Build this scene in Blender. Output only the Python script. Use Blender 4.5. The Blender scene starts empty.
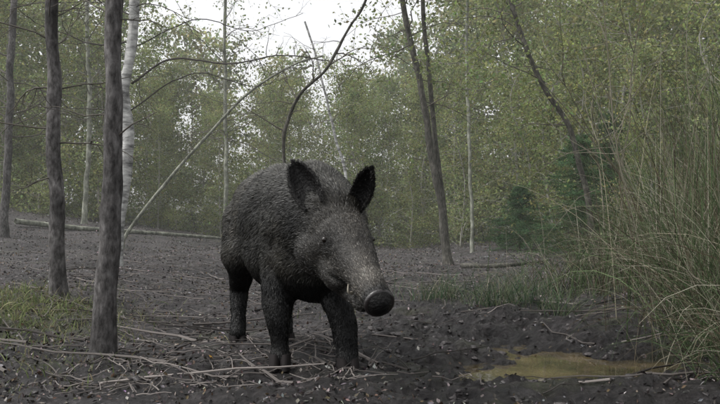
import bpy, math, time, numpy as np
from mathutils import Vector
from mathutils.bvhtree import BVHTree
import bmesh
T0=time.time()
def tick(s): print("T",s,round(time.time()-T0,1))

# ---------------------------------------------------------------- noise
def _hash(ix, iy, iz, seed):
    h = (ix.astype(np.int64)*374761393 + iy.astype(np.int64)*668265263 + iz.astype(np.int64)*1274126177 + seed*974711) & 0xFFFFFFFF
    h = ((h ^ (h >> 13)) * 1274126177) & 0xFFFFFFFF
    h = (h ^ (h >> 16)) & 0xFFFFFFFF
    return h.astype(np.float64)/4294967295.0*2-1
def vnoise(x, y, z, seed=0):
    x=np.asarray(x,float); y=np.asarray(y,float)+0*x; z=np.asarray(z,float)+0*x
    ix,iy,iz=np.floor(x),np.floor(y),np.floor(z)
    fx,fy,fz=x-ix,y-iy,z-iz
    fx=fx*fx*(3-2*fx); fy=fy*fy*(3-2*fy); fz=fz*fz*(3-2*fz)
    r=0
    for a in (0,1):
        for b in (0,1):
            for c in (0,1):
                w=(fx if a else 1-fx)*(fy if b else 1-fy)*(fz if c else 1-fz)
                r=r+w*_hash(ix+a,iy+b,iz+c,seed)
    return r
def fbm(x,y,z,seed=0,o=3):
    r=0;a=1.0;f=1.0
    for i in range(o):
        r=r+a*vnoise(x*f,y*f,z*f,seed+i); a*=.5; f*=2.03
    return r
def sstep(v,a,b):
    t=np.clip((v-a)/(b-a),0,1); return t*t*(3-2*t)

# ---------------------------------------------------------------- ground height
WATER_Z=-0.055
def wetmask(x,y):
    return np.exp(-((np.maximum(0,np.abs(x-.75)-.35)/.75)**2+((y-4.1)/1.8)**2))
def ground_base(x,y):
    x=np.asarray(x,float); y=np.asarray(y,float)
    h=0.15*np.clip(-x-3,0,9)*sstep(y,6,17)
    h=h+0.12*sstep(-x,1.0,2.2)*sstep(y,1.0,3.5)
    h=h+0.10*sstep(x,1.4,2.5)*sstep(y,1,3)
    e=((x-.98)/.46)**2+((y-3.20)/.44)**2
    h=h-0.11*np.exp(-e**1.5)
    e=((x-.45)/.30)**2+((y-3.05)/.20)**2
    h=h-0.055*np.exp(-e)
    return h
def ground_z(x,y):
    x=np.asarray(x,float); y=np.asarray(y,float)
    wet=wetmask(x,y)
    h=ground_base(x,y)
    h=h+.030*fbm(x*1.3,y*1.3,0,11,2)
    h=h+(.014+.026*wet)*fbm(x*4.5,y*4.5,0,21,2)
    rd=1-np.abs(fbm(x*9,y*9,0,31,2))
    h=h+(.012+.026*wet)*(rd-.6)
    h=h+(.008+.008*wet)*fbm(x*24,y*24,0,41,2)
    return h
def gz(x,y): return float(ground_z(np.array([x]),np.array([y]))[0])

# ---------------------------------------------------------------- mesh builder
class MB:
    def __init__(s): s.V=[];s.F=[];s.C=[];s.n=0
    def add(s,V,F,col=(.1,.1,.1),mat=0):
        V=np.asarray(V,float).reshape(-1,3); F=np.asarray(F,int)
        C=np.asarray(col,float)
        if C.ndim==1: C=np.tile(C,(len(V),1))
        s.V.append(V); s.C.append(C); s.F.append((F+s.n,mat)); s.n+=len(V)
    def mesh(s,name,mats,smooth=False):
        V=np.concatenate(s.V); C=np.concatenate(s.C)
        idx=[];st=[];mi=[];p=0
        for F,m in s.F:
            k=F.shape[1]; idx.append(F.ravel()); st.append(p+np.arange(len(F))*k); p+=F.size
            mi.append(np.full(len(F),m))
        idx=np.concatenate(idx);st=np.concatenate(st);mi=np.concatenate(mi)
        me=bpy.data.meshes.new(name)
        me.vertices.add(len(V)); me.vertices.foreach_set("co",V.astype(np.float32).ravel())
        me.loops.add(len(idx)); me.loops.foreach_set("vertex_index",idx.astype(np.int32))
        me.polygons.add(len(st)); me.polygons.foreach_set("loop_start",st.astype(np.int32))
        me.polygons.foreach_set("material_index",mi.astype(np.int32))
        me.polygons.foreach_set("use_smooth",np.full(len(st),smooth))
        me.update(calc_edges=True)
        ca=me.color_attributes.new("Col",'FLOAT_COLOR','POINT')
        ca.data.foreach_set("color",np.hstack([C,np.ones((len(C),1))]).astype(np.float32).ravel())
        for m in mats: me.materials.append(m)
        return me
    def obj(s,name,mats,smooth=False,parent=None):
        o=bpy.data.objects.new(name,s.mesh(name,mats,smooth)); bpy.context.collection.objects.link(o)
        if parent: o.parent=parent
        return o
def empty(name):
    e=bpy.data.objects.new(name,None); e.empty_display_size=.2; bpy.context.collection.objects.link(e); return e

def norm(v): return v/(np.linalg.norm(v,axis=-1,keepdims=True)+1e-12)
def smooth_path(pts,n):
    pts=np.asarray(pts,float); k=len(pts)
    P=np.vstack([2*pts[0]-pts[1],pts,2*pts[-1]-pts[-2]])
    out=[]
    for t in np.linspace(0,k-1-1e-6,n):
        i=int(t); f=t-i; a,b,c,d=P[i],P[i+1],P[i+2],P[i+3]
        out.append(.5*((2*b)+(-a+c)*f+(2*a-5*b+4*c-d)*f*f+(-a+3*b-3*c+d)*f**3))
    return np.array(out)
def tube(mb,path,rad,k=6,col=(.1,.1,.1),mat=0,rough=0,seed=0):
    path=np.asarray(path,float); n=len(path); rad=np.broadcast_to(np.asarray(rad,float),(n,))
    T=norm(np.gradient(path,axis=0))
    ref=np.array([0,1.,0]) if abs(T[0][1])<.8 else np.array([1.,0,0])
    A=norm(np.cross(T,ref)); B=np.cross(T,A)
    th=np.arange(k)/k*2*np.pi
    R=rad[:,None]*np.ones(k)
    ring=A[:,None,:]*np.cos(th)[None,:,None]+B[:,None,:]*np.sin(th)[None,:,None]
    if rough:
        q=path[:,None,:]+ring*R[...,None]
        R=R*(1+rough*fbm(q[...,0]*22,q[...,1]*22,q[...,2]*5,seed,3))
    V=path[:,None,:]+ring*R[...,None]
    V=V.reshape(-1,3)
    i=np.arange(n-1)[:,None]*k; j=np.arange(k)[None,:]; j2=(j+1)%k
    F=np.stack([i+j,i+j2,i+k+j2,i+k+j],-1).reshape(-1,4)
    mb.add(V,F,col,mat)
def leaves(mb,P,size,col,rng,mat=0,up=.5,aspect=.6,jit=.25):
    n=len(P)
    if n==0: return
    N=norm(rng.normal(size=(n,3))+np.array([0,0,up]))
    D=norm(np.cross(N,rng.normal(size=(n,3)))); W=np.cross(N,D)
    s=((np.asarray(size)*np.ones(n))*(.6+.8*rng.random(n)))[:,None]
    V=np.stack([P-D*s*.5,P+W*s*.5*aspect+N*s*.06,P+D*s*.5,P-W*s*.5*aspect+N*s*.06],1).reshape(-1,3)
    c=np.asarray(col,float)
    if c.ndim==1: c=np.tile(c,(n,1))
    c=c*(1+jit*rng.normal(size=(n,1)))*(1+.08*rng.normal(size=(n,3)))
    c=np.clip(c,.004,.6)
    mb.add(V,np.arange(n*4).reshape(-1,4),np.repeat(c,4,0),mat)

# ---------------------------------------------------------------- materials
def newmat(name):
    m=bpy.data.materials.new(name); m.use_nodes=True
    nt=m.node_tree; b=nt.nodes["Principled BSDF"]; return m,nt,b
def N(nt,t,**kw):
    n=nt.nodes.new(t)
    for k,v in kw.items(): setattr(n,k,v)
    return n
def attrmat(name,rough=.7,transl=0,spec=.3,noise=0,bump=0,nscale=40):
    m,nt,b=newmat(name)
    a=N(nt,'ShaderNodeAttribute',attribute_name="Col")
    src=a.outputs['Color']
    if noise:
        tc=N(nt,'ShaderNodeTexCoord'); nz=N(nt,'ShaderNodeTexNoise'); nz.inputs['Scale'].default_value=nscale; nz.inputs['Detail'].default_value=5
        nt.links.new(tc.outputs['Object'],nz.inputs['Vector'])
        mr=N(nt,'ShaderNodeMapRange'); mr.inputs['From Min'].default_value=.3; mr.inputs['From Max'].default_value=.7
        mr.inputs['To Min'].default_value=1-noise; mr.inputs['To Max'].default_value=1+noise
        nt.links.new(nz.outputs['Fac'],mr.inputs['Value'])
        mx=N(nt,'ShaderNodeVectorMath',operation='SCALE'); nt.links.new(src,mx.inputs[0]); nt.links.new(mr.outputs[0],mx.inputs['Scale'])
        src=mx.outputs[0]
        if bump:
            bp=N(nt,'ShaderNodeBump'); bp.inputs['Strength'].default_value=bump; bp.inputs['Distance'].default_value=.01
            nt.links.new(nz.outputs['Fac'],bp.inputs['Height']); nt.links.new(bp.outputs[0],b.inputs['Normal'])
    nt.links.new(src,b.inputs['Base Color'])
    b.inputs['Roughness'].default_value=rough; b.inputs['Specular IOR Level'].default_value=spec
    if transl:
        df=N(nt,'ShaderNodeBsdfDiffuse'); nt.links.new(src,df.inputs['Color'])
        tr=N(nt,'ShaderNodeBsdfTranslucent'); nt.links.new(src,tr.inputs['Color'])
        mix=N(nt,'ShaderNodeMixShader'); mix.inputs[0].default_value=transl
        nt.links.new((df if spec==0 else b).outputs[0],mix.inputs[1]); nt.links.new(tr.outputs[0],mix.inputs[2])
        nt.links.new(mix.outputs[0],nt.nodes['Material Output'].inputs['Surface'])
    return m
M_leaf=attrmat("leaf",.6,.5,0)
M_twig=attrmat("twig_bark",.85,0,.2)
M_litter=attrmat("litter",.7,0,.2)
M_blade=attrmat("grass_blade",.55,.3,0)

def barkmat(name,c1,c2,c3,zs=6,xs=45,bump=.8):
    m,nt,b=newmat(name)
    tc=N(nt,'ShaderNodeTexCoord'); mp=N(nt,'ShaderNodeMapping'); mp.inputs['Scale'].default_value=(xs,xs,zs)
    nt.links.new(tc.outputs['Object'],mp.inputs['Vector'])
    nz=N(nt,'ShaderNodeTexNoise'); nz.inputs['Scale'].default_value=1; nz.inputs['Detail'].default_value=7; nz.inputs['Roughness'].default_value=.65
    nt.links.new(mp.outputs[0],nz.inputs['Vector'])
    cr=N(nt,'ShaderNodeValToRGB'); e=cr.color_ramp.elements
    e[0].position=.32; e[0].color=(*c1,1); e[1].position=.5; e[1].color=(*c2,1)
    e.new(.68).color=(*c3,1)
    nt.links.new(nz.outputs['Fac'],cr.inputs[0])
    n2=N(nt,'ShaderNodeTexNoise'); n2.inputs['Scale'].default_value=6; n2.inputs['Detail'].default_value=5
    nt.links.new(tc.outputs['Object'],n2.inputs['Vector'])
    mr=N(nt,'ShaderNodeMapRange'); mr.inputs['From Min'].default_value=.3; mr.inputs['From Max'].default_value=.7; mr.inputs['To Min'].default_value=.5; mr.inputs['To Max'].default_value=1.45
    nt.links.new(n2.outputs['Fac'],mr.inputs['Value'])
    mx=N(nt,'ShaderNodeVectorMath',operation='SCALE'); nt.links.new(cr.outputs[0],mx.inputs[0]); nt.links.new(mr.outputs[0],mx.inputs['Scale'])
    nt.links.new(mx.outputs[0],b.inputs['Base Color'])
    bp=N(nt,'ShaderNodeBump'); bp.inputs['Strength'].default_value=bump; bp.inputs['Distance'].default_value=.012
    nt.links.new(nz.outputs['Fac'],bp.inputs['Height']); nt.links.new(bp.outputs[0],b.inputs['Normal'])
    b.inputs['Roughness'].default_value=.85; b.inputs['Specular IOR Level'].default_value=.2
    return m
M_bark=barkmat("grey_bark",(.028,.026,.025),(.088,.083,.081),(.17,.163,.160),zs=20,xs=48)
M_bark_dark=barkmat("dark_bark",(.025,.024,.021),(.068,.065,.055),(.14,.13,.115),zs=14)
M_birch=barkmat("birch_bark",(.05,.05,.05),(.33,.33,.32),(.56,.56,.54),zs=22,xs=7,bump=.3)
M_pale=barkmat("pale_bark",(.09,.09,.07),(.20,.21,.17),(.33,.33,.28),zs=10,xs=20,bump=.3)

def mudmat():
    m,nt,b=newmat("mud")
    tc=N(nt,'ShaderNodeTexCoord'); at=N(nt,'ShaderNodeAttribute',attribute_name="Col"); sp=N(nt,'ShaderNodeSeparateColor'); nt.links.new(at.outputs['Color'],sp.inputs[0])
    def noise(s,d=6,r=.6):
        n=N(nt,'ShaderNodeTexNoise'); n.inputs['Scale'].default_value=s; n.inputs['Detail'].default_value=d; n.inputs['Roughness'].default_value=r
        nt.links.new(tc.outputs['Object'],n.inputs['Vector']); return n
    n1=noise(20,9,.8); n2=noise(1.6,6); n3=noise(140,4,.6); v=N(nt,'ShaderNodeTexVoronoi'); v.inputs['Scale'].default_value=38
    nt.links.new(tc.outputs['Object'],v.inputs['Vector'])
    cr=N(nt,'ShaderNodeValToRGB'); e=cr.color_ramp.elements
    e[0].position=.37; e[0].color=(.008,.007,.007,1); e[1].position=.5; e[1].color=(.045,.039,.039,1)
    e.new(.59).color=(.100,.089,.090,1); e.new(.70).color=(.21,.19,.192,1)
    nt.links.new(n1.outputs['Fac'],cr.inputs[0])
    mr=N(nt,'ShaderNodeMapRange'); mr.inputs['From Min'].default_value=.35; mr.inputs['From Max'].default_value=.65; mr.inputs['To Min'].default_value=.48; mr.inputs['To Max'].default_value=1.35
    nt.links.new(n2.outputs['Fac'],mr.inputs['Value'])
    wm=N(nt,'ShaderNodeMapRange'); wm.inputs['To Min'].default_value=1; wm.inputs['To Max'].default_value=.42
    nt.links.new(sp.outputs[0],wm.inputs['Value'])
    m0=N(nt,'ShaderNodeMath',operation='MULTIPLY'); nt.links.new(mr.outputs[0],m0.inputs[0]); nt.links.new(wm.outputs[0],m0.inputs[1])
    mx=N(nt,'ShaderNodeVectorMath',operation='SCALE'); nt.links.new(cr.outputs[0],mx.inputs[0]); nt.links.new(m0.outputs[0],mx.inputs['Scale'])
    mg=N(nt,'ShaderNodeMix',data_type='RGBA'); nt.links.new(sp.outputs[1],mg.inputs[0]); nt.links.new(mx.outputs[0],mg.inputs[6]); mg.inputs[7].default_value=(.065,.075,.03,1)
    nt.links.new(mg.outputs[2],b.inputs['Base Color'])
    ad=N(nt,'ShaderNodeMath',operation='ADD'); nt.links.new(n1.outputs['Fac'],ad.inputs[0])
    ml=N(nt,'ShaderNodeMath',operation='MULTIPLY'); nt.links.new(v.outputs['Distance'],ml.inputs[0]); ml.inputs[1].default_value=.5
    nt.links.new(ml.outputs[0],ad.inputs[1])
    bp=N(nt,'ShaderNodeBump'); bp.inputs['Strength'].default_value=1; bp.inputs['Distance'].default_value=.045
    nt.links.new(ad.outputs[0],bp.inputs['Height'])
    b2=N(nt,'ShaderNodeBump'); b2.inputs['Strength'].default_value=.6; b2.inputs['Distance'].default_value=.004
    nt.links.new(n3.outputs['Fac'],b2.inputs['Height']); nt.links.new(bp.outputs[0],b2.inputs['Normal'])
    nt.links.new(b2.outputs[0],b.inputs['Normal'])
    r=N(nt,'ShaderNodeMapRange'); r.inputs['To Min'].default_value=.7; r.inputs['To Max'].default_value=.28
    nt.links.new(sp.outputs[0],r.inputs['Value']); nt.links.new(r.outputs[0],b.inputs['Roughness'])
    b.inputs['Specular IOR Level'].default_value=.4
    return m
M_mud=mudmat()

def axis(lo,f0,f1,hi,step,g0,g1):
    a=list(np.arange(f0,f1,step))
    s=step;p=f1
    while p<hi: a.append(p); s*=g1; p+=s
    a.append(hi)
    s=step;p=f0;b=[]
    while p>lo: s*=g0; p-=s; b.append(max(p,lo))
    return np.array(b[::-1]+a)
xs=axis(-400,-2.4,2.4,400,.015,1.05,1.05); ys=axis(-60,2.1,6.2,500,.015,1.12,1.026)
X,Y=np.meshgrid(xs,ys); Z=ground_z(X,Y)
nx,ny=len(xs),len(ys)
i=np.arange(ny-1)[:,None]*nx; j=np.arange(nx-1)[None,:]
F=np.stack([i+j,i+j+1,i+nx+j+1,i+nx+j],-1).reshape(-1,4)
wet=np.clip(wetmask(X,Y)*1.1+.35*fbm(X*2,Y*2,0,61,2)*wetmask(X,Y)+.65*np.exp(-((Y-2.2)/.9)**2),0,1)
moss=np.clip(1.3*np.exp(-(((X+1.95)/.55)**2+((Y-4.2)/.75)**2))+.6*fbm(X*5,Y*5,0,62,3)-.35,0,.75)+.6*sstep(Y,19.5,23)*(Y<500)
C=np.stack([wet,np.clip(moss,0,.8),0*X],-1).reshape(-1,3)
mb=MB(); mb.add(np.stack([X,Y,Z],-1),F,C); mb.obj("ground",[M_mud],True)
tick("ground")

# puddle water
m,nt,b=newmat("muddy_water"); b.inputs['Roughness'].default_value=.03; b.inputs['Specular IOR Level'].default_value=.9
tc=N(nt,'ShaderNodeTexCoord'); nz=N(nt,'ShaderNodeTexNoise'); nz.inputs['Scale'].default_value=10; nz.inputs['Detail'].default_value=3; nt.links.new(tc.outputs['Object'],nz.inputs['Vector'])
bp=N(nt,'ShaderNodeBump'); bp.inputs['Strength'].default_value=.10; bp.inputs['Distance'].default_value=.01; nt.links.new(nz.outputs['Fac'],bp.inputs['Height']); nt.links.new(bp.outputs[0],b.inputs['Normal'])
n2=N(nt,'ShaderNodeTexNoise'); n2.inputs['Scale'].default_value=3.2; n2.inputs['Detail'].default_value=7; n2.inputs['Roughness'].default_value=.65; nt.links.new(tc.outputs['Object'],n2.inputs['Vector'])
cr=N(nt,'ShaderNodeValToRGB'); cr.color_ramp.elements[0].position=.40; cr.color_ramp.elements[0].color=(.028,.023,.014,1); cr.color_ramp.elements[1].position=.62; cr.color_ramp.elements[1].color=(.105,.082,.043,1)
nt.links.new(n2.outputs['Fac'],cr.inputs[0]); nt.links.new(cr.outputs[0],b.inputs['Base Color'])
mb=MB(); th=np.linspace(0,2*np.pi,48,endpoint=False)
V=[[.80,3.15,WATER_Z]]+[[.80+.90*math.cos(t),3.15+.75*math.sin(t),WATER_Z] for t in th]
mb.add(V,[[0,1+k,1+(k+1)%48] for k in range(48)]); mb.obj("puddle",[m],True)

# ---------------------------------------------------------------- branches
def grow(mb,p,d,L,r,depth,rng,col,grav=0.0,nchild=4,leaf=None,wig=.18,mat=0):
    n=6; p=np.array(p,float); d=norm(np.array(d,float)); path=[p.copy()]
    for i in range(n):
        d=norm(d+wig*rng.normal(size=3)+np.array([0,0,grav])); p=p+d*L/n; path.append(p.copy())
    path=np.array(path); rad=np.linspace(r,r*.35,len(path))
    tube(mb,path,rad,4 if r<.012 else 6,col,mat)
    if depth>0:
        for c in range(nchild):
            t=rng.uniform(.2,1)*n; i=min(int(t),n-1); q=path[i]+(path[i+1]-path[i])*(t-i)
            dd=norm(norm(path[i+1]-path[i])+.9*rng.normal(size=3))
            grow(mb,q,dd,L*rng.uniform(.35,.6),r*.5,depth-1,rng,col,grav,nchild,leaf,wig,mat)
    elif leaf:
        m=leaf['n']; t=rng.random(m)*n; i=np.minimum(t.astype(int),n-1)
        Q=path[i]+(path[i+1]-path[i])*(t-i)[:,None]+rng.normal(size=(m,3))*leaf['sp']
        leaves(mb,Q,leaf['size'],np.array(leaf['col'])*rng.uniform(.75,1.3),rng,leaf['mat'])

def trunk_tree(name,pts,r0,r1,mat,rng,twigs=10,tl=.6,tr=.008,zr=(.5,3),leaf=None,tcol=(.09,.082,.07),n=60,k=14,rough=.13,depth=2,flare=True,extra=None):
    e=empty(name)
    pts=np.array(pts,float)
    path=smooth_path(pts,n); rad=np.linspace(r0,r1,n)
    if flare: rad=rad*(1+.55*np.exp(-(path[:,2]-path[0,2])/.10))
    path[:,0]+=.018*fbm(path[:,2]*2,0,0,int(rng.integers(99)),2); path[:,1]+=.012*fbm(path[:,2]*2,5,0,int(rng.integers(99)),2)
    mb=MB(); tube(mb,path,rad,k,mat=0,rough=rough,seed=int(rng.integers(99))); mb.obj("trunk",[mat],True,e)
    mb=MB(); ct=0
    zz=path[:,2]
    for i in range(twigs):
        z=rng.uniform(*zr); q=path[np.argmin(abs(zz-z))]
        a=rng.uniform(0,2*np.pi); d=np.array([math.cos(a),math.sin(a)*.7,rng.uniform(-.2,.6)])
        grow(mb,q,d,tl*rng.uniform(.5,1.3),tr*rng.uniform(.6,1.2),depth,rng,tcol,-.02,3,leaf); ct+=1
    if extra:
        for (ep,er) in extra:
            pp=smooth_path(ep,24); pp=pp+.02*rng.normal(size=pp.shape).cumsum(0)*.25; tube(mb,pp,np.linspace(er,er*.35,24),6,tcol)
            for _ in range(9):
                q=pp[rng.integers(5,24)]; grow(mb,q,rng.normal(size=3)*[1,.6,.8]+[.5,0,-.1],.3*rng.uniform(.4,1.4),er*.35,1,rng,tcol,-.02,3,None)
    if ct or extra: mb.obj("branches",[M_twig,M_leaf],False,e)
    return e
def g(x,y,*rest): return (x,y,gz(x,y)-.05)
r=np.random.default_rng
LT=dict(n=10,sp=.05,size=.05,col=(.17,.205,.085),mat=1)
trunk_tree("tree",[g(-1.88,4.8),(-1.90,4.8,.9),(-1.93,4.8,1.6),(-1.92,4.8,2.4),(-1.9,4.85,5)],.047,.034,M_bark,r(1),20,.55,.006,(.8,2.6),n=90)
trunk_tree("tree",[g(-1.05,3.2),(-1.045,3.2,.6),(-1.03,3.2,1.0),(-1.02,3.2,1.5),(-.98,3.2,4)],.044,.030,M_bark,r(2),6,.35,.004,(.9,1.9),n=140,k=28,depth=1)
trunk_tree("tree",[g(-5.55,12),(-5.5,12,1.5),(-5.42,12,4),(-5.2,12,8)],.07,.04,M_bark,r(3),18,1.2,.012,(1.5,5))
trunk_tree("birch_tree",[g(-2.54,8),(-2.50,8,.6),(-2.43,8,1.3),(-2.44,8,1.9),(-2.36,8,2.5),(-2.33,8,3.2),(-2.2,8,6)],.064,.048,M_birch,r(4),5,.8,.009,(1.6,3.2),tcol=(.06,.054,.05),
  extra=[([(-2.38,8,2.02),(-1.9,7.8,2.22),(-1.3,7.6,2.14),(-.8,7.5,2.2),(-.25,7.5,2.12)],.012),
         ([(-2.38,8,1.75),(-1.95,7.9,2.0),(-1.6,7.8,2.06),(-1.1,7.7,1.9),(-.7,7.6,1.98)],.008),
         ([(-2.36,8,2.4),(-1.7,8.1,2.7),(-1.2,8.2,2.62),(-.6,8.2,2.8)],.007)])
trunk_tree("leaning_dead_tree",[g(-3.75,12.2),(-3.6,12.1,.5),(-2.6,12,1.7),(-1.79,12,2.57),(-1.1,12,3.04),(-.6,12,3.2)],.032,.013,M_pale,r(5),8,.6,.007,(1.5,3.1),flare=False,k=8)
trunk_tree("dead_snag",[g(-.72,7),(-.70,7,.9),(-.71,7,1.30),(-.68,7,1.47),(-.55,7,1.74),(-.33,7,1.94),(-.22,7,2.12),(-.10,7,2.35),(.03,7,2.55),(.12,7,2.8)],.020,.009,M_bark_dark,r(6),9,.4,.006,(1.2,2.5),k=8,flare=False,rough=.25)
trunk_tree("birch_sapling",[g(-.14,13),(-.25,13,1.3),(-.42,13,2.1),(-.66,13,3.1),(-.95,13,4)],.03,.015,M_birch,r(8),8,.6,.006,(1.5,3.8),k=8,flare=False)
e=trunk_tree("forked_tree",[g(1.22,10.6),(1.13,10.6,.7),(1.0,10.6,1.3),(.84,10.6,2.4),(.60,10.6,3.65),(.3,10.6,5.5)],.062,.030,M_bark_dark,r(9),22,1.0,.009,(1.6,4.4),leaf=dict(LT,n=10,sp=.07),flare=True)
mb=MB(); p=smooth_path([(1.19,10.62,.25),(1.14,10.65,.9),(1.05,10.7,1.7),(.95,10.7,2.8),(.88,10.7,3.65),(.9,10.7,5.5)],50)
tube(mb,p,np.linspace(.042,.025,50),10,rough=.12); mb.obj("second_stem",[M_bark_dark],True,e)
trunk_tree("curved_tree",[g(2.76,9),(2.70,9,.5),(2.62,9,.96),(2.47,9,1.66),(2.19,9,2.12),(1.96,9,2.59),(1.77,9,3.17),(1.5,9,4.6)],.040,.024,M_bark_dark,r(10),16,.9,.008,(1.6,3.9),leaf=dict(LT,n=9,sp=.07),k=8)
trunk_tree("birch_tree",[g(2.05,14),(2.0,14,1.5),(1.95,14,4),(2,14,7)],.035,.025,M_pale,r(12),14,.9,.008,(2,5.5),leaf=dict(LT,n=12,sp=.08),k=8)
trunk_tree("birch_tree",[g(-3.4,19.5),(-3.4,19.5,3),(-3.45,19.5,6),(-3.3,19.5,10)],.06,.03,M_pale,r(13),26,1.7,.012,(2.5,8),leaf=dict(LT,n=7,sp=.12,size=.07),k=8)
trunk_tree("birch_tree",[g(-5.9,16.5),(-5.8,16.5,3),(-5.9,16.5,6),(-5.7,16.5,10)],.06,.03,M_pale,r(14),30,1.6,.012,(2.5,8),leaf=dict(LT,n=8,sp=.12,size=.07),k=8)
tick("trees")
def log(name,pts,r0,r1,mat,seed):
    path=smooth_path([(x,y,gz(x,y)+dz) for x,y,dz in pts],50); mb=MB(); tube(mb,path,np.linspace(r0,r1,50),9,rough=.15,seed=seed)
    return mb.obj(name,[mat],True)
log("fallen_log",[(-6.25,14,.1),(-5.4,15,.06),(-4.5,16.4,.05),(-3.7,18,.05),(-2.9,19.2,.05)],.05,.03,M_pale,3)
log("fallen_log",[(1.3,9.9,.04),(1.7,9.6,.03),(2.3,9.7,.02)],.035,.02,M_bark_dark,5)

# ---------------------------------------------------------------- saplings thicket
def sapling(seed,H,W,nb,lpb,leafcol,lsize,tcol,low=.06,pw=.85):
    rng=np.random.default_rng(seed); mb=MB()
    tp=smooth_path([(0,0,-.1),(rng.normal()*.1,rng.normal()*.1,H*.4),(rng.normal()*.25,rng.normal()*.25,H*.75),(rng.normal()*.4,rng.normal()*.4,H)],16)
    tube(mb,tp,np.linspace(.028,.007,16),5,tcol)
    for bI in range(nb):
        f=low+(1-low)*rng.random()**pw; q=tp[min(15,int(f*15))]
        a=rng.uniform(0,2*np.pi); L=W*(1.05-f*.7)*rng.uniform(.5,1.15)
        d=np.array([math.cos(a),math.sin(a),rng.uniform(.3,1.1)]); path=[q]
        d=norm(d)
        for s in range(6):
            d=norm(d+rng.normal(size=3)*.13+np.array([0,0,-.12])); path.append(path[-1]+d*L/6)
        path=np.array(path); tube(mb,path,np.linspace(.008,.003,7),3,tcol)
        nc=rng.integers(5,9); br=rng.uniform(.5,1.5); hue=rng.uniform(0,1)
        c=np.array(leafcol)*br*np.array([1+.28*hue,1+.10*hue,1-.10*hue])
        for k in range(nc):
            t=rng.uniform(1.0,6); i=min(5,int(t)); o=path[i]+(path[i+1]-path[i])*(t-i)
            off=rng.normal(size=3)*.16*W
            m=int(lpb/nc*rng.uniform(.4,1.7)); t2=rng.random((m,1))
            P=o+off*t2+rng.normal(size=(m,3))*np.array([.11,.11,.08])
            leaves(mb,P,lsize,c,rng,1,up=.4)
    return mb.mesh("sapling_mesh",[M_twig,M_leaf])
variants=[sapling(100+i,5.0,1.6,58,90,[(.185,.225,.105),(.20,.24,.12),(.16,.205,.095)][i%3],.064,(.26,.25,.22),.02,1.1) for i in range(6)]
fvar=[sapling(200+i,5.5,2.0,50,75,(.215,.255,.16),.110,(.26,.25,.23),.02,1.0) for i in range(4)]  # far leaves paler and greyer: distance haze put into the leaf colour
tick("variants")
def inst(parent,mesh,x,y,s,rot,sz=1,dz=0):
    o=bpy.data.objects.new("sapling",mesh); o.location=(x,y,float(ground_base(x,y))+dz); o.scale=(s,s,s*sz); o.rotation_euler=(0,0,rot); o.parent=parent
    bpy.context.collection.objects.link(o)
th=empty("birch_thicket"); rng=np.random.default_rng(55)
for row,(y0,nx_,hh) in enumerate([(20.2,26,.85),(22,26,1.0),(24.5,24,1.12)]):
    for k in range(nx_):
        x=-15+30*(k+.5+rng.uniform(-.4,.4))/nx_; y=y0+rng.uniform(-.8,.8)
        rise=1+.6*sstep(x,.8,4.0)+.45*sstep(-x,6.0,9)
        y2=y-(3*sstep(x,3,7))
        inst(th,variants[rng.integers(6)],x,y2,hh*rng.uniform(.76,1.1)*rise,rng.uniform(0,6.28))
ff=empty("distant_forest")
for row,(y0,nx_,hh) in enumerate([(28,28,1.22),(36,24,1.5)]):
    for k in range(nx_):
        x=(-15+30*(k+.5+rng.uniform(-.4,.4))/nx_)*y0/22; y=y0+rng.uniform(-2,2)
        rise=1+.5*sstep(x/y0,.04,.18)+.45*sstep(-x/y0,.28,.42)
        inst(ff,fvar[rng.integers(4)],x,y,hh*rng.uniform(.75,1.1)*rise,rng.uniform(0,6.28))
sh=empty("shrub_thicket")
for (x,y,s) in [(4.3,11.5,.62),(5.2,10.0,.7),(5.9,12.5,.9),(4.9,8.2,.5),(5.6,7.4,.6),(3.9,13.5,.8),(6.5,9,.8),(3.2,15.3,.75),(2.2,17,.7),(7.2,14,1.1),(3.9,7.6,.3),(5.0,13.8,1.0),(1.2,18.6,.55),(4.2,16.5,1.2),(5.6,16,1.3),(3.6,10.2,.32),(4.4,9.2,.4)]:
    inst(sh,variants[rng.integers(6)],x,y,s*1.05,rng.uniform(0,6.28))
ug=empty("undergrowth")
uv=[sapling(300+i,1.3,.8,36,60,(.18,.22,.105),.055,(.16,.15,.13),0,1.0) for i in range(3)]
for k in range(54):
    x=-10.5+21*(k+rng.random())/54; y=19.6+rng.uniform(-1.2,2.4)-2.5*sstep(np.array(x),3,7)-1.3*sstep(np.array(-x),4,8)
    inst(ug,uv[rng.integers(3)],x,float(y),rng.choice([.35,.5,.7,.95,1.3]),rng.uniform(0,6.28))

def spruce(name,x,y,H,W,seed):
    rng=np.random.default_rng(seed); mb=MB(); z0=gz(x,y)
    tube(mb,[(x,y,z0-.1),(x,y,z0+H*.5),(x,y,z0+H)],[.05,.03,.006],6,(.05,.04,.035))
    for k in range(110):
        f=rng.random()**1.1; z=z0+.1+f*(H-.1); a=rng.uniform(0,6.28); L=W*(1-f*.9)*rng.uniform(.5,1.3)
        t=np.linspace(0,1,7)[:,None]; dirv=np.array([math.cos(a),math.sin(a),0])
        path=np.array([x,y,z])+dirv*L*t+np.array([0,0,1])*(-.35*L*t+.22*L*t*t)
        tube(mb,path,np.linspace(.008,.003,7),3,(.05,.04,.03))
        m=90; tt=rng.random(m)*6; i=np.minimum(tt.astype(int),5); P=path[i]+(path[i+1]-path[i])*(tt-i)[:,None]
        side=np.cross(dirv,[0,0,1]); P=P+side*(rng.normal(size=(m,1))*.09*(1-tt[:,None]/8))+rng.normal(size=(m,3))*.02
        c=np.array([.07,.13,.06])*rng.uniform(.5,1.5)
        leaves(mb,P,.07,c,rng,1,up=.8,aspect=.18)
    mb.obj(name,[M_twig,M_leaf])
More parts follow.
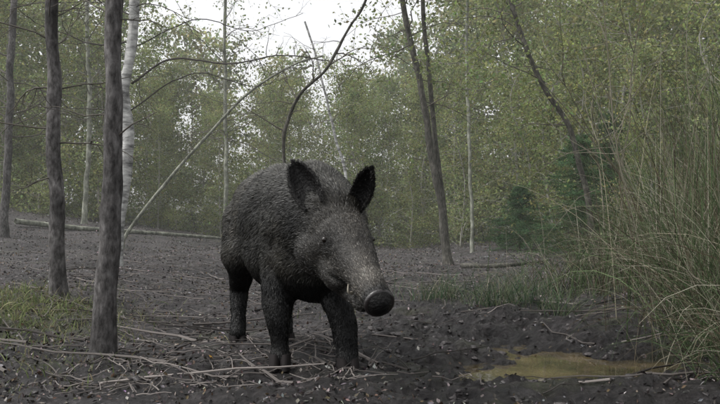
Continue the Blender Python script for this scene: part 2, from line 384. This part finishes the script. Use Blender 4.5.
spruce("spruce_tree",3.55,12.4,1.9,1.3,1); spruce("spruce_tree",4.3,13.2,2.4,1.5,2); spruce("spruce_tree",2.9,13.9,1.1,1.0,3)
tick("forest")

# ---------------------------------------------------------------- rushes / grass
def blades(mb,n,cx,cy,sx,sy,Lr,lean,wid,cols,rng,seg=6,bend=1.0,bias=(0,0)):
    bx=cx+rng.normal(size=n)*sx; by=cy+rng.normal(size=n)*sy; bz=ground_z(bx,by)-.01
    a=rng.uniform(0,2*np.pi,n); L=rng.uniform(Lr[0],Lr[1],n)
    d=np.stack([np.cos(a)+bias[0],np.sin(a)+bias[1],0*a],-1)
    ln=lean*rng.uniform(.2,1.2,n); bd=bend*rng.uniform(.1,1.5,n)
    c=np.array(cols)[rng.integers(0,len(cols),n)]*(1+.2*rng.normal(size=(n,1))); c=np.clip(c,.006,.5)
    t=np.linspace(0,1,seg+1); ang=ln[:,None]+bd[:,None]*t[None]**1.6
    dl=L[:,None]/seg
    hx=np.cumsum(np.sin(ang)*dl,1)-np.sin(ang[:,:1])*dl; hz=np.cumsum(np.cos(ang)*dl,1)-np.cos(ang[:,:1])*dl
    P=np.stack([bx,by,bz],-1)[:,None,:]+d[:,None,:]*hx[...,None]; P[...,2]+=hz
    P[...,2]=np.maximum(P[...,2],(bz-.0)[:,None])
    w=norm(np.stack([-d[:,1],d[:,0],0*a],-1)+.6*rng.normal(size=(n,3)))
    W=wid*rng.uniform(.5,1.3,n)[:,None]*np.array([1-.85*tt**1.5 for tt in t])[None]
    A=P-w[:,None]*W[...,None]*.5; B=P+w[:,None]*W[...,None]*.5
    V=np.stack([A,B],2).reshape(-1,3)
    base=np.arange(n)[:,None]*(seg+1)*2; s=np.arange(seg)[None]*2
    F=np.stack([base+s,base+s+1,base+s+3,base+s+2],-1).reshape(-1,4)
    mb.add(V,F,np.repeat(c,(seg+1)*2,0))
ST=[(.25,.23,.17),(.32,.30,.24),(.13,.11,.08),(.08,.11,.06),(.06,.09,.045),(.11,.15,.075),(.04,.035,.03),(.09,.07,.05),(.07,.10,.05)]
GR=[(.05,.09,.05),(.08,.12,.07),(.11,.13,.075),(.18,.17,.13),(.035,.055,.032)]
rng=np.random.default_rng(77)
def tuft(name,specs,cols,wid):
    mb=MB()
    for (n,cx,cy,sx,sy,L,lean,bend,bias) in specs: blades(mb,n,cx,cy,sx,sy,L,lean,wid,cols,rng,7,bend,bias)
    mb.obj(name,[M_blade])
tuft("tall_sedge_clump",[(1100,1.68,3.3,.15,.25,(.3,.9),.45,1.5,(-.3,0)),(1100,1.98,4.0,.25,.3,(.4,1.2),.4,1.4,(-.2,0)),(420,2.0,3.9,.25,.35,(1.0,1.75),.18,.6,(-.1,0)),(600,1.44,2.68,.10,.12,(.2,.6),.6,1.6,(-.2,-.1))],ST,.0046)
tuft("tall_sedge_clump",[(1000,2.5,5.2,.3,.35,(.5,1.4),.4,1.3,(-.1,0)),(500,2.8,5.4,.35,.4,(1.2,2.2),.16,.6,(-.1,0)),(900,2.05,6.2,.35,.4,(.3,.85),.5,1.4,(-.1,0)),(800,3.3,6.6,.4,.5,(.6,1.8),.35,1.2,(0,0))],ST,.0065)
tuft("tall_sedge_clump",[(500,3.1,8.0,.4,.4,(.4,1.0),.4,1.3,(0,0)),(500,4.3,7.5,.4,.5,(.7,1.9),.3,1.1,(0,0))],ST,.009)
tuft("rush_tuft",[(420,.92,5.0,.15,.10,(.15,.36),.6,1.0,(0,0)),(160,1.18,4.6,.07,.07,(.12,.3),.6,1.0,(0,0))],GR,.004)
tuft("rush_tuft",[(300,.60,5.7,.14,.10,(.15,.34),.6,1.0,(0,0)),(120,1.3,6.2,.2,.15,(.2,.42),.5,.9,(0,0))],GR,.005)
tuft("grass",[(3600,-2.05,4.25,.34,.5,(.03,.11),.6,1.1,(0,0)),(900,-1.5,3.9,.25,.3,(.02,.07),.5,1,(0,0)),(320,-1.25,3.0,.2,.25,(.02,.07),.5,1,(0,0)),(160,-.08,5.2,.1,.3,(.04,.1),.5,1,(0,0))],[(.13,.165,.07),(.17,.20,.09),(.25,.24,.14),(.09,.12,.055),(.14,.12,.08)],.005)
e=empty("bare_shrub"); mb=MB(); rr=r(31)
for k in range(34):
    x=rr.uniform(2.0,4.2);y=rr.uniform(5,7.5)
    grow(mb,(x,y,gz(x,y)),(rr.normal()*.35,rr.normal()*.2,1),rr.uniform(1.2,2.8),.008,1,rr,(.13,.12,.09),.0,4,None,.13)
mb.obj("stems",[M_twig],False,e)
tick("grass")

# ---------------------------------------------------------------- litter, sticks, clods
mb=MB(); n=60000; rng=np.random.default_rng(5)
y=2.2+18*rng.random(n)**1.3; x=(rng.random(n)-.5)*1.15*y
z=ground_z(x,y)+.004
dens=.55+.5*fbm(x*1.7,y*1.7,0,91,3)
k=(z>WATER_Z+.012)&(rng.random(n)>.85*wetmask(x,y))&(rng.random(n)<dens+.15); P=np.stack([x,y,z],-1)[k]
cols=np.array([(.080,.066,.058),(.020,.017,.016),(.125,.112,.108),(.20,.184,.182),(.085,.060,.040),(.032,.028,.027)])[rng.integers(0,6,len(P))]
yl=rng.random(len(P))<.0015; cols[yl]=(.40,.29,.06)
leaves(mb,P,.014+.0018*P[:,1],cols,rng,0,up=1.1,aspect=.5,jit=.3); mb.obj("leaf_litter",[M_litter])
mb=MB()
for k in range(1500):
    y=2.5+8*rng.random()**1.3; x=rng.uniform(-.45,.42)*y if k%3==0 else rng.uniform(-.40,.02)*y
    if wetmask(x,y)>.6 and k%4: continue
    if gz(x,y)<WATER_Z+.01: continue
    L=rng.uniform(.03,.20) if k%9 else rng.uniform(.35,.85); a=rng.uniform(0,np.pi)
    ax=[];q=np.array([x,y])
    for s in range(6):
        a+=rng.normal()*.15; q=q+np.array([math.cos(a),math.sin(a)])*L/5; ax.append(q.copy())
    ax=np.array(ax); g6=ground_z(ax[:,0],ax[:,1]); zz=.6*g6+.4*np.linspace(g6[0],g6[-1],6)+.008+rng.uniform(0,.006,6)+rng.uniform(0,.02)*np.linspace(0,1,6)
    rd=.0018+.006*L*rng.uniform(.5,1.4); cc=np.array([.115,.103,.096])*rng.uniform(.2,1.8)
    tube(mb,np.column_stack([ax,zz]),np.linspace(rd,rd*.4,6),5,cc)
mb.obj("fallen_sticks",[M_twig])
mb=MB()
bm=bmesh.new(); bmesh.ops.create_icosphere(bm,subdivisions=2,radius=1); iv=np.array([v.co[:] for v in bm.verts]); jf=np.array([[v.index for v in f.verts] for f in bm.faces]); bm.free()
shapes=[iv*(1+.75*fbm(iv[:,0]*1.6+k*7,iv[:,1]*1.6,iv[:,2]*1.6,9,3))[:,None] for k in range(14)]
nC=2200; cx=np.where(np.arange(nC)%2,rng.normal(size=nC)*.65+.6,0); cy=np.where(np.arange(nC)%2,rng.normal(size=nC)*1.0+4.2,2.3+8*rng.random(nC)**1.5); cx=np.where(np.arange(nC)%2,cx,rng.uniform(-.45,.4,nC)*cy); cz=ground_z(cx,cy)
for k in range(nC):
    if cz[k]<WATER_Z+.01 or cy[k]<2.2: continue
    s=.004+.017*rng.random()**3; V=shapes[k%14]*s*np.array([1,1,.6])*rng.uniform(.7,1.3,3)
    mb.add(V+np.array([cx[k],cy[k],cz[k]-.3*s]),jf,np.array([.038,.033,.033])*rng.uniform(.35,1.3))
M_clod=attrmat("clod",.5,0,.4,.4,.8,70)
mb.obj("mud_clods",[M_clod],True)
tick("litter")

# ---------------------------------------------------------------- WILD BOAR
boar=empty("wild_boar")
def icomesh(s):
    bm=bmesh.new(); bmesh.ops.create_icosphere(bm,subdivisions=s,radius=1); v=np.array([q.co[:] for q in bm.verts]); f=np.array([[q.index for q in t.verts] for t in bm.faces]); bm.free(); return v,f
I3=icomesh(3); I4=icomesh(4); src=MB()
def caps(p0,r0,p1,r1,n=9):
    p0=np.array(p0,float);p1=np.array(p1,float)
    for t in np.linspace(0,1,n): src.add(I3[0]*(r0+(r1-r0)*t)+p0+(p1-p0)*t,I3[1])
def ell(c,rad,ax):
    src.add((I4[0]*np.array(rad))@np.array(ax)+np.array(c),I4[1])
HIP=np.array([-.445,3.62,.570]); SH=np.array([-.20,3.02,.55])
F_=norm(SH-HIP); F_[2]=0; F_=norm(F_); UPV=np.array([0,0,1.]); R_=np.cross(F_,UPV)
AX=[F_,R_,UPV]
ell(HIP+F_*.02,(.23,.175,.225),AX)
ell(HIP-F_*.10+[0,0,-.02],(.14,.14,.18),AX)
ell((HIP+SH)/2+[0,0,-.005],(.30,.195,.248),AX)
ell((HIP+SH)/2+[0,0,-.09]+F_*.03,(.28,.185,.215),AX)
ell(SH+[0,0,.01],(.22,.195,.235),AX)
ell(SH+F_*.06+[0,0,-.10],(.18,.170,.195),AX)
O=np.array([-.095,2.76,.550]); S=np.array([.062,2.400,.303])
A=norm(S-O); LH=np.linalg.norm(S-O); R2=norm(np.cross(A,UPV))
if R2[0]>0: R2=-R2
U2=norm(UPV-A*np.dot(UPV,A))
def hp(a,u,rr_): return O+A*a+U2*u+R2*rr_
HX=[A,R2,U2]
for t in np.linspace(0,1,9):
    c=(SH+F_*.06+[0,0,.020])*(1-t)+(O-A*.02+[0,0,-.020])*t; ell(c,(.12,.188*(1-t)+.135*t,.215*(1-t)+.150*t),AX)
ell(hp(.02,0,0),(.12,.116,.108),HX)
ell(hp(.10,-.004,0),(.14,.100,.086),HX)
for s in (1,-1):
    ell(hp(.05,-.068,.062*s),(.12,.078,.092),HX)
    ell(hp(.125,.046,.054*s),(.050,.026,.024),HX)
    ell(hp(.16,-.068,.046*s),(.12,.052,.064),HX)
NM=20
for t in np.linspace(0,1,NM):
    a=.10+t*(LH-.12); ell(hp(a,.010*(1-t)-.002,0),(.045,.050*(1-t)**1.2+.046,.052*(1-t)+.043),HX)
for t in np.linspace(0,1,16):
    a=.06+t*.285; ell(hp(a,-.125+.040*t,0),(.045,.068*(1-t)+.034*t,.056*(1-t)+.025*t),HX)
for t in np.linspace(0,1,5):
    a=LH-.045+t*.03; ell(hp(a,.002,0),(.016,.046+.003*t,.044+.003*t),HX)
def leg(pts):
    for (p,q) in zip(pts[:-1],pts[1:]): caps(p[:3],p[3],q[:3],q[3],n=11)
FR=[(-.265,3.00,.50,.125),(-.300,2.99,.38,.088),(-.312,2.955,.27,.062),(-.308,2.92,.19,.048),(-.300,2.915,.09,.037),(-.300,2.905,.045,.041)]
FL=[(-.13,2.98,.50,.115),(-.115,2.95,.38,.082),(-.090,2.91,.27,.057),(-.060,2.875,.19,.045),(-.047,2.865,.09,.035),(-.047,2.85,.045,.039)]
HR=[(-.52,3.60,.56,.125),(-.535,3.53,.42,.098),(-.550,3.60,.33,.062),(-.568,3.67,.25,.043),(-.568,3.62,.14,.033),(-.565,3.58,.05,.036)]
HL=[(-.38,3.68,.56,.12),(-.37,3.62,.42,.090),(-.36,3.68,.33,.058),(-.35,3.75,.25,.040),(-.352,3.71,.14,.031),(-.352,3.67,.05,.034)]
for L_ in (FR,FL,HR,HL): leg(L_)
tmp=src.obj("tmp_boar",[])
md=tmp.modifiers.new("r",'REMESH'); md.mode='VOXEL'; md.voxel_size=.0075
md=tmp.modifiers.new("s",'SMOOTH'); md.factor=.5; md.iterations=8
dg=bpy.context.evaluated_depsgraph_get(); ev=tmp.evaluated_get(dg); body=bpy.data.meshes.new_from_object(ev); body.name="boar_body"
bpy.data.objects.remove(tmp)
tick("remesh")
nv=len(body.vertices); V=np.empty(nv*3); body.vertices.foreach_get("co",V); V=V.reshape(-1,3)
Nn=np.empty(nv*3); body.vertices.foreach_get("normal",Nn); Nn=Nn.reshape(-1,3)
V=V+Nn*(.0022*fbm(V[:,0]*28,V[:,1]*28,V[:,2]*28,3,3)+.006*fbm(V[:,0]*8,V[:,1]*8,V[:,2]*8,13,2))[:,None]
# carve the mouth line
ha=(V-O)@A; hu=(V-O)@U2
near=np.linalg.norm(V-(O+A*np.clip(ha,0,LH)[:,None]),axis=1)<.16
mg=np.exp(-((hu+.052)/.008)**2)*sstep(ha,.20,.25)*(1-sstep(ha,LH-.06,LH-.04))*near
V=V-Nn*(.012*mg)[:,None]
body.vertices.foreach_set("co",V.astype(np.float32).ravel()); body.update()
body.polygons.foreach_set("use_smooth",np.ones(len(body.polygons),bool))
body.calc_loop_triangles(); T=np.empty(len(body.loop_triangles)*3,np.int32); body.loop_triangles.foreach_get("vertices",T); T=T.reshape(-1,3)
bvh=BVHTree.FromPolygons(V.tolist(),T.tolist())
def surf(frm,to):
    f=Vector(frm); d=(Vector(to)-f).normalized(); h=bvh.ray_cast(f,d); return np.array(h[0]) if h[0] else np.array(to)
EYES=[surf(hp(.150,.050,.2*s),hp(.142,.020,0)) for s in (1,-1)]
NOSE=hp(LH-.012,0,0)
def region(P):
    ha=(P-O)@A; dist=np.linalg.norm(P-(O+A*np.clip(ha,0,LH)[:,None]),axis=1)
    ih=sstep(ha,-.07,.11)*(1-sstep(dist,.16,.22))
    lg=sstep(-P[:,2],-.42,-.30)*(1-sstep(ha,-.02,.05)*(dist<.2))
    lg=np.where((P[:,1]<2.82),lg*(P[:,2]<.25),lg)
    return ha,ih,lg
def colour(P):
    ha,ih,lg=region(P); hu=(P-O)@U2; hr=(P-O)@R2
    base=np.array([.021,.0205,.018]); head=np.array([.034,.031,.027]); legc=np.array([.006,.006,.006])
    c=base*(1-ih[:,None])+head*ih[:,None]
    c=c*(1+1.1*sstep(P[:,2],.58,.82)*(1-ih))[:,None]  # light from above painted into the coat, paler towards the back
    neck_shade=np.exp(-(np.linalg.norm((P-hp(-.03,-.02,.12))*[1,1,.8],axis=1)/.11)**2)
    c=c*(1-.7*neck_shade)[:,None]  # neck shadow between near ear and cheek, painted into the coat colour
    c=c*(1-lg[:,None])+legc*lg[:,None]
    for E in EYES:
        c=c*(1-.85*np.exp(-(np.linalg.norm(P-E-A*.006-UPV*-.006,axis=1)/.044)**2))[:,None]  # eye sockets are only colour: a shadow patch painted round each eye
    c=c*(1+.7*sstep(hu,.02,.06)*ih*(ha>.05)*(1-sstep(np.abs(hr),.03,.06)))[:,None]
    c=c*(1+1.2*np.exp(-((ha-(LH-.09))/.04)**2)*(ih>.5)*sstep(hu,-.05,-.03))[:,None]
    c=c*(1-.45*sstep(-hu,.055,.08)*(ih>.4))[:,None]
    c=c*(1-.9*np.exp(-((hu+.052)/.009)**2)*sstep(ha,.20,.25)*(ih>.4))[:,None]
    c=c*(1-.85*sstep(ha,LH-.045,LH-.03)*(ih>.5))[:,None]
    mud=sstep(fbm(P[:,0]*6,P[:,1]*6,P[:,2]*6,77,3),.10,.8)
    c=c*(1+.4*fbm(P[:,0]*14,P[:,1]*14,P[:,2]*14,79,2))[:,None]
    c=c*(1-.4*mud[:,None])+np.array([.062,.056,.044])*.4*mud[:,None]*(1-.85*lg[:,None])*(1-neck_shade[:,None])*(1-.6*ih[:,None])
    return np.clip(c,.004,.4)
ca=body.color_attributes.new("Col",'FLOAT_COLOR','POINT') if "Col" not in body.color_attributes else body.color_attributes["Col"]
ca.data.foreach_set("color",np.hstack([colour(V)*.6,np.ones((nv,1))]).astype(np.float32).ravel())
M_skin=attrmat("boar_hide",.55,0,.25,.35,.6,110); M_fur=attrmat("boar_bristle",.42,0,.25)
body.materials.clear(); body.materials.append(M_skin)
bo=bpy.data.objects.new("body",body); bpy.context.collection.objects.link(bo); bo.parent=boar
rng=np.random.default_rng(3)
ar=np.linalg.norm(np.cross(V[T[:,1]]-V[T[:,0]],V[T[:,2]]-V[T[:,0]]),axis=1); pr=ar/ar.sum()
nh=250000; ti=rng.choice(len(T),nh,p=pr); u=rng.random((nh,2)); fl=u.sum(1)>1; u[fl]=1-u[fl]
P=V[T[ti,0]]*(1-u.sum(1))[:,None]+V[T[ti,1]]*u[:,:1]+V[T[ti,2]]*u[:,1:]
NN=Nn[T[ti,0]]
def strands(mb,P,NN,rng):
    n=len(P); ha,ih,lg=region(P)
    back=-F_*1.0+np.array([0,0,-.6]); hd=-A; dn=np.array([0,0,-1.])
    D=back*(1-ih)[:,None]+hd*ih[:,None]; D=D*(1-lg)[:,None]+dn*lg[:,None]
    swirl=np.stack([fbm(P[:,0]*9,P[:,1]*9,P[:,2]*9,s_,2) for s_ in (201,202,203)],-1)
    D=D-NN*np.sum(D*NN,1)[:,None]; D=norm(norm(D)+.22*swirl+.16*rng.normal(size=(n,3)))
    top=sstep(NN[:,2],.75,.98)*(1-ih)*(P[:,2]>.65)
    L=(.019+.014*top)*(1-ih)+.0085*ih; L=L*(1-.4*lg)
    L=L*rng.uniform(.5,1.3,n)
    nose=np.linalg.norm(P-NOSE,axis=1)<.049
    for E in EYES: nose|=np.linalg.norm(P-E,axis=1)<.012
    nose|=P[:,2]<.03
    L=np.where(nose,0.0005,L)
    rise=.12+.18*top
    D2=norm(D+NN*rise[:,None])
    side=norm(np.cross(D2,NN+.5*rng.normal(size=(n,3)))); w=(.0009*rng.uniform(.6,1.4,n))[:,None]
    mid=P+D2*L[:,None]*.55; tip=P+D2*L[:,None]*.55+norm(D2-NN*.15)*L[:,None]*.45
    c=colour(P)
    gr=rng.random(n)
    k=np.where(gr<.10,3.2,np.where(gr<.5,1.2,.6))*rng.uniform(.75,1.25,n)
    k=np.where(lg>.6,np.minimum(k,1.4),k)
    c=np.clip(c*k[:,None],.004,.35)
    VV=np.stack([P-side*w,P+side*w,mid+side*w*.7,mid-side*w*.7,tip],1).reshape(-1,3)
    b5=np.arange(n)[:,None]*5
    C5=np.stack([c*.7,c*.7,c,c,c*1.2],1).reshape(-1,3)
    mb.V.append(VV); mb.C.append(C5); mb.F.append((b5+np.array([[0,1,2,3]])+mb.n,0)); mb.F.append((b5+np.array([[3,2,4]])+mb.n,0)); mb.n+=len(VV)
mbf=MB(); strands(mbf,P,NN,rng)
def ear(name,B,tip,Wd,wmax,cupdir):
    B=np.array(B,float);tip=np.array(tip,float); D=tip-B; L=np.linalg.norm(D); D=D/L
    W=norm(np.array(Wd)-D*np.dot(Wd,D)); C=norm(np.cross(D,W)); 
    if np.dot(C,cupdir)<0: C=-C
    ns,nt_=17,13; s=np.linspace(0,1,ns)[:,None]; t=np.linspace(-1,1,nt_)[None]
    w=wmax*(.62+1.45*s-1.15*s**2)*np.sqrt(np.clip(1-s**1.9,0,1))
    w=np.maximum(w,.0015)
    Q=B+D*(s*L)[...,None]+W*(w*t)[...,None]+C*((.75*w*t*t+.012*s*s-.02*np.sin(s*np.pi)))[...,None]
    V=Q.reshape(-1,3); V2=V-C*.006
    i=np.arange(ns-1)[:,None]*nt_; j=np.arange(nt_-1)[None]
    Fq=np.stack([i+j,i+j+1,i+nt_+j+1,i+nt_+j],-1).reshape(-1,4); nn=len(V)
    mb=MB(); 
    rim=[k*nt_ for k in range(ns)]+[(ns-1)*nt_+k for k in range(1,nt_)]+[k*nt_+nt_-1 for k in range(ns-2,-1,-1)]
    Fr=[[rim[k],rim[k+1],rim[k+1]+nn,rim[k]+nn] for k in range(len(rim)-1)]
    mb.add(np.vstack([V,V2]),np.vstack([Fq,Fq+nn,np.array(Fr)]),(.006,.0055,.0055)); mb.obj(name,[M_skin],True,boar)
    n=5000; k=rng.integers(0,len(V),n); kr=np.array(rim)[rng.integers(0,len(rim),1500)]
    for idx,nrm,Lh,cm in ((k,-C,.010,.014),(kr,None,.009,.028),(rng.integers(0,len(V),600),C,.008,.006)):
        P0=(V if nrm is not None and np.dot(nrm,C)>0 else V2)[idx]+rng.normal(size=(len(idx),3))*.003
        if nrm is None: nr=norm(P0-(B+D*L*.4))
        else: nr=np.tile(nrm,(len(idx),1))
        D2=norm(D*1.0+nr*.4+.3*rng.normal(size=P0.shape)); side=norm(np.cross(D2,rng.normal(size=P0.shape)))*.0010
        Lx=Lh*rng.uniform(.5,1.4,(len(idx),1)); VV=np.stack([P0-side,P0+side,P0+D2*Lx],1).reshape(-1,3)
        c=np.clip(np.array([cm,cm*.95,cm*.9])*rng.uniform(.3,1.8,(len(idx),1)),.004,.3)
        mbf.add(VV,np.arange(len(idx)*3).reshape(-1,3),np.repeat(c,3,0))
ear("ear_right",hp(-.005,.072,.080),(-.236,2.76,.772),(1,-.25,.3),.056,(.2,-1,0))
ear("ear_left",hp(-.005,.072,-.080),(.044,2.66,.745),(.65,-.75,0),.048,(.5,-1,0))
mbf.obj("bristles",[M_fur],False,boar)
m,nt,b=newmat("boar_eye"); b.inputs['Base Color'].default_value=(.010,.007,.005,1); b.inputs['Roughness'].default_value=.08
for nm,E in zip(("eye_right","eye_left"),EYES):
    mb=MB(); mb.add(iv*.0110+E,jf); mb.obj(nm,[m],True,boar)
m,nt,b=newmat("snout"); b.inputs['Base Color'].default_value=(.018,.015,.015,1); b.inputs['Roughness'].default_value=.36
tc=N(nt,'ShaderNodeTexCoord'); nz=N(nt,'ShaderNodeTexNoise'); nz.inputs['Scale'].default_value=120; nt.links.new(tc.outputs['Object'],nz.inputs['Vector'])
bp=N(nt,'ShaderNodeBump'); bp.inputs['Strength'].default_value=.4; bp.inputs['Distance'].default_value=.003; nt.links.new(nz.outputs['Fac'],bp.inputs['Height']); nt.links.new(bp.outputs[0],b.inputs['Normal'])
mb=MB(); rings=[(-.020,.042),(-.006,.049),(.002,.0515),(.008,.049),(.0105,.041),(.0095,.032),(.0085,.025),(.008,.018),(.008,.010),(.008,.004)]
K=48; Vn=[]
for da,rad in rings:
    for q in range(K):
        t=q/K*2*np.pi; cu,cr=math.sin(t)*rad*(.94 if math.sin(t)>0 else .86),math.cos(t)*rad*1.0
        d=0
        for s in (1,-1):
            dd=((cr-s*.0175)/.009)**2+((cu-.002)/.0125)**2
            d-= .020*math.exp(-dd**1.5)
        tilt=-.15*cu
        Vn.append(hp(LH-.008+da+tilt+(d if da>.006 else 0),cu,cr))
Fn=[[i*K+q,i*K+(q+1)%K,(i+1)*K+(q+1)%K,(i+1)*K+q] for i in range(len(rings)-1) for q in range(K)]
mb.add(Vn,Fn); mb.add([Vn[(len(rings)-1)*K+q] for q in range(K)],[list(range(K))]); mb.obj("snout_disc",[m],True,boar)
m,nt,b=newmat("tusk"); b.inputs['Base Color'].default_value=(.50,.46,.38,1); b.inputs['Roughness'].default_value=.35
for nm,s in (("tusk_right",1),("tusk_left",-1)):
    mb=MB(); p=smooth_path([hp(.325,-.058,.030*s),hp(.333,-.050,.046*s),hp(.335,-.038,.053*s),hp(.328,-.020,.054*s)],14); tube(mb,p,np.linspace(.006,.002,14),8); mb.obj(nm,[m],True,boar)
m,nt,b=newmat("hoof"); b.inputs['Base Color'].default_value=(.012,.010,.010,1); b.inputs['Roughness'].default_value=.8; b.inputs['Specular IOR Level'].default_value=.15
for nm,L_,dr in (("hoof_front_right",FR,(.1,-1)),("hoof_front_left",FL,(.2,-1)),("hoof_hind_right",HR,(.3,-1)),("hoof_hind_left",HL,(.3,-1))):
    x,y,z,_=L_[-1]; d=norm(np.array([dr[0],dr[1],0.])); sd=np.cross(d,[0,0,1]); mb=MB(); z0=gz(x,y)-.012
    for s in (1,-1):
        c=np.array([x,y,0])+sd*.019*s
        secs=[(0.0,.055,.023,.034),(.02,.035,.022,.040),(.03,.0,.023,.046)]
        Vh=[]
        for (fw,h,rw,rl) in secs:
            for q in range(12):
                t=q/12*2*np.pi; Vh.append(c+d*(fw+math.cos(t)*rl)+sd*math.sin(t)*rw*(1-.25*max(0,math.cos(t)))+np.array([0,0,z0+h]))
        Fh=[[i*12+q,i*12+(q+1)%12,(i+1)*12+(q+1)%12,(i+1)*12+q] for i in range(2) for q in range(12)]
        mb.add(Vh,Fh)
        mb.add([Vh[q] for q in range(12)],[list(range(12))])
    mb.obj(nm,[m],True,boar)
mb=MB(); tb=HIP-F_*.22+[0,0,.06]; tube(mb,smooth_path([tb,tb-F_*.04+[0,0,-.05],tb-F_*.05+[0,0,-.15],tb-F_*.04+[0,0,-.26]],12),np.linspace(.016,.008,12),8,(.02,.018,.017)); mb.obj("tail",[M_skin],True,boar)
tick("boar")

# ---------------------------------------------------------------- morning mist (real volume)
bm=bmesh.new(); bmesh.ops.create_cube(bm,size=1); me=bpy.data.meshes.new("mist"); bm.to_mesh(me); bm.free()
mo=bpy.data.objects.new("mist",me); mo.scale=(140,90,16); mo.location=(0,45+4.5,6); bpy.context.collection.objects.link(mo)
m=bpy.data.materials.new("mist"); m.use_nodes=True; nt=m.node_tree; nt.nodes.clear()
out=N(nt,'ShaderNodeOutputMaterial'); vs=N(nt,'ShaderNodeVolumeScatter'); vs.inputs['Density'].default_value=.004; vs.inputs['Color'].default_value=(.97,1,.96,1); nt.links.new(vs.outputs[0],out.inputs['Volume']); me.materials.append(m)

# ---------------------------------------------------------------- light & camera
w=bpy.data.worlds.new("World"); bpy.context.scene.world=w; w.use_nodes=True; nt=w.node_tree
EL,ROT=math.radians(58),math.radians(-95)
sky=N(nt,'ShaderNodeTexSky',sky_type='NISHITA'); sky.sun_disc=False; sky.sun_elevation=EL; sky.sun_rotation=ROT; sky.air_density=1.0; sky.dust_density=4.0; sky.ozone_density=1
hs=N(nt,'ShaderNodeHueSaturation'); hs.inputs['Saturation'].default_value=.07; hs.inputs['Value'].default_value=1.9
bg=nt.nodes['Background']; bg.inputs['Strength'].default_value=.15
nt.links.new(sky.outputs[0],hs.inputs['Color']); nt.links.new(hs.outputs[0],bg.inputs['Color'])
sl=bpy.data.lights.new("sun",'SUN'); sl.energy=1.4; sl.angle=math.radians(25); sl.color=(1,.97,.92)
so=bpy.data.objects.new("sun",sl); bpy.context.collection.objects.link(so)
dv=Vector((math.sin(ROT)*math.cos(EL),math.cos(ROT)*math.cos(EL),math.sin(EL))); so.rotation_euler=dv.to_track_quat('Z','Y').to_euler(); so.location=dv*50
cam=bpy.data.cameras.new("camera"); co=bpy.data.objects.new("camera",cam); bpy.context.collection.objects.link(co)
cam.sensor_width=36; cam.lens=38.6; cam.clip_end=2000; cam.clip_start=.05
co.location=(0,0,.55); co.rotation_euler=(math.radians(91.7),0,0)
sc=bpy.context.scene; sc.camera=co
sc.view_settings.view_transform='Standard'; sc.view_settings.look='None'; sc.view_settings.exposure=0
tick("end")
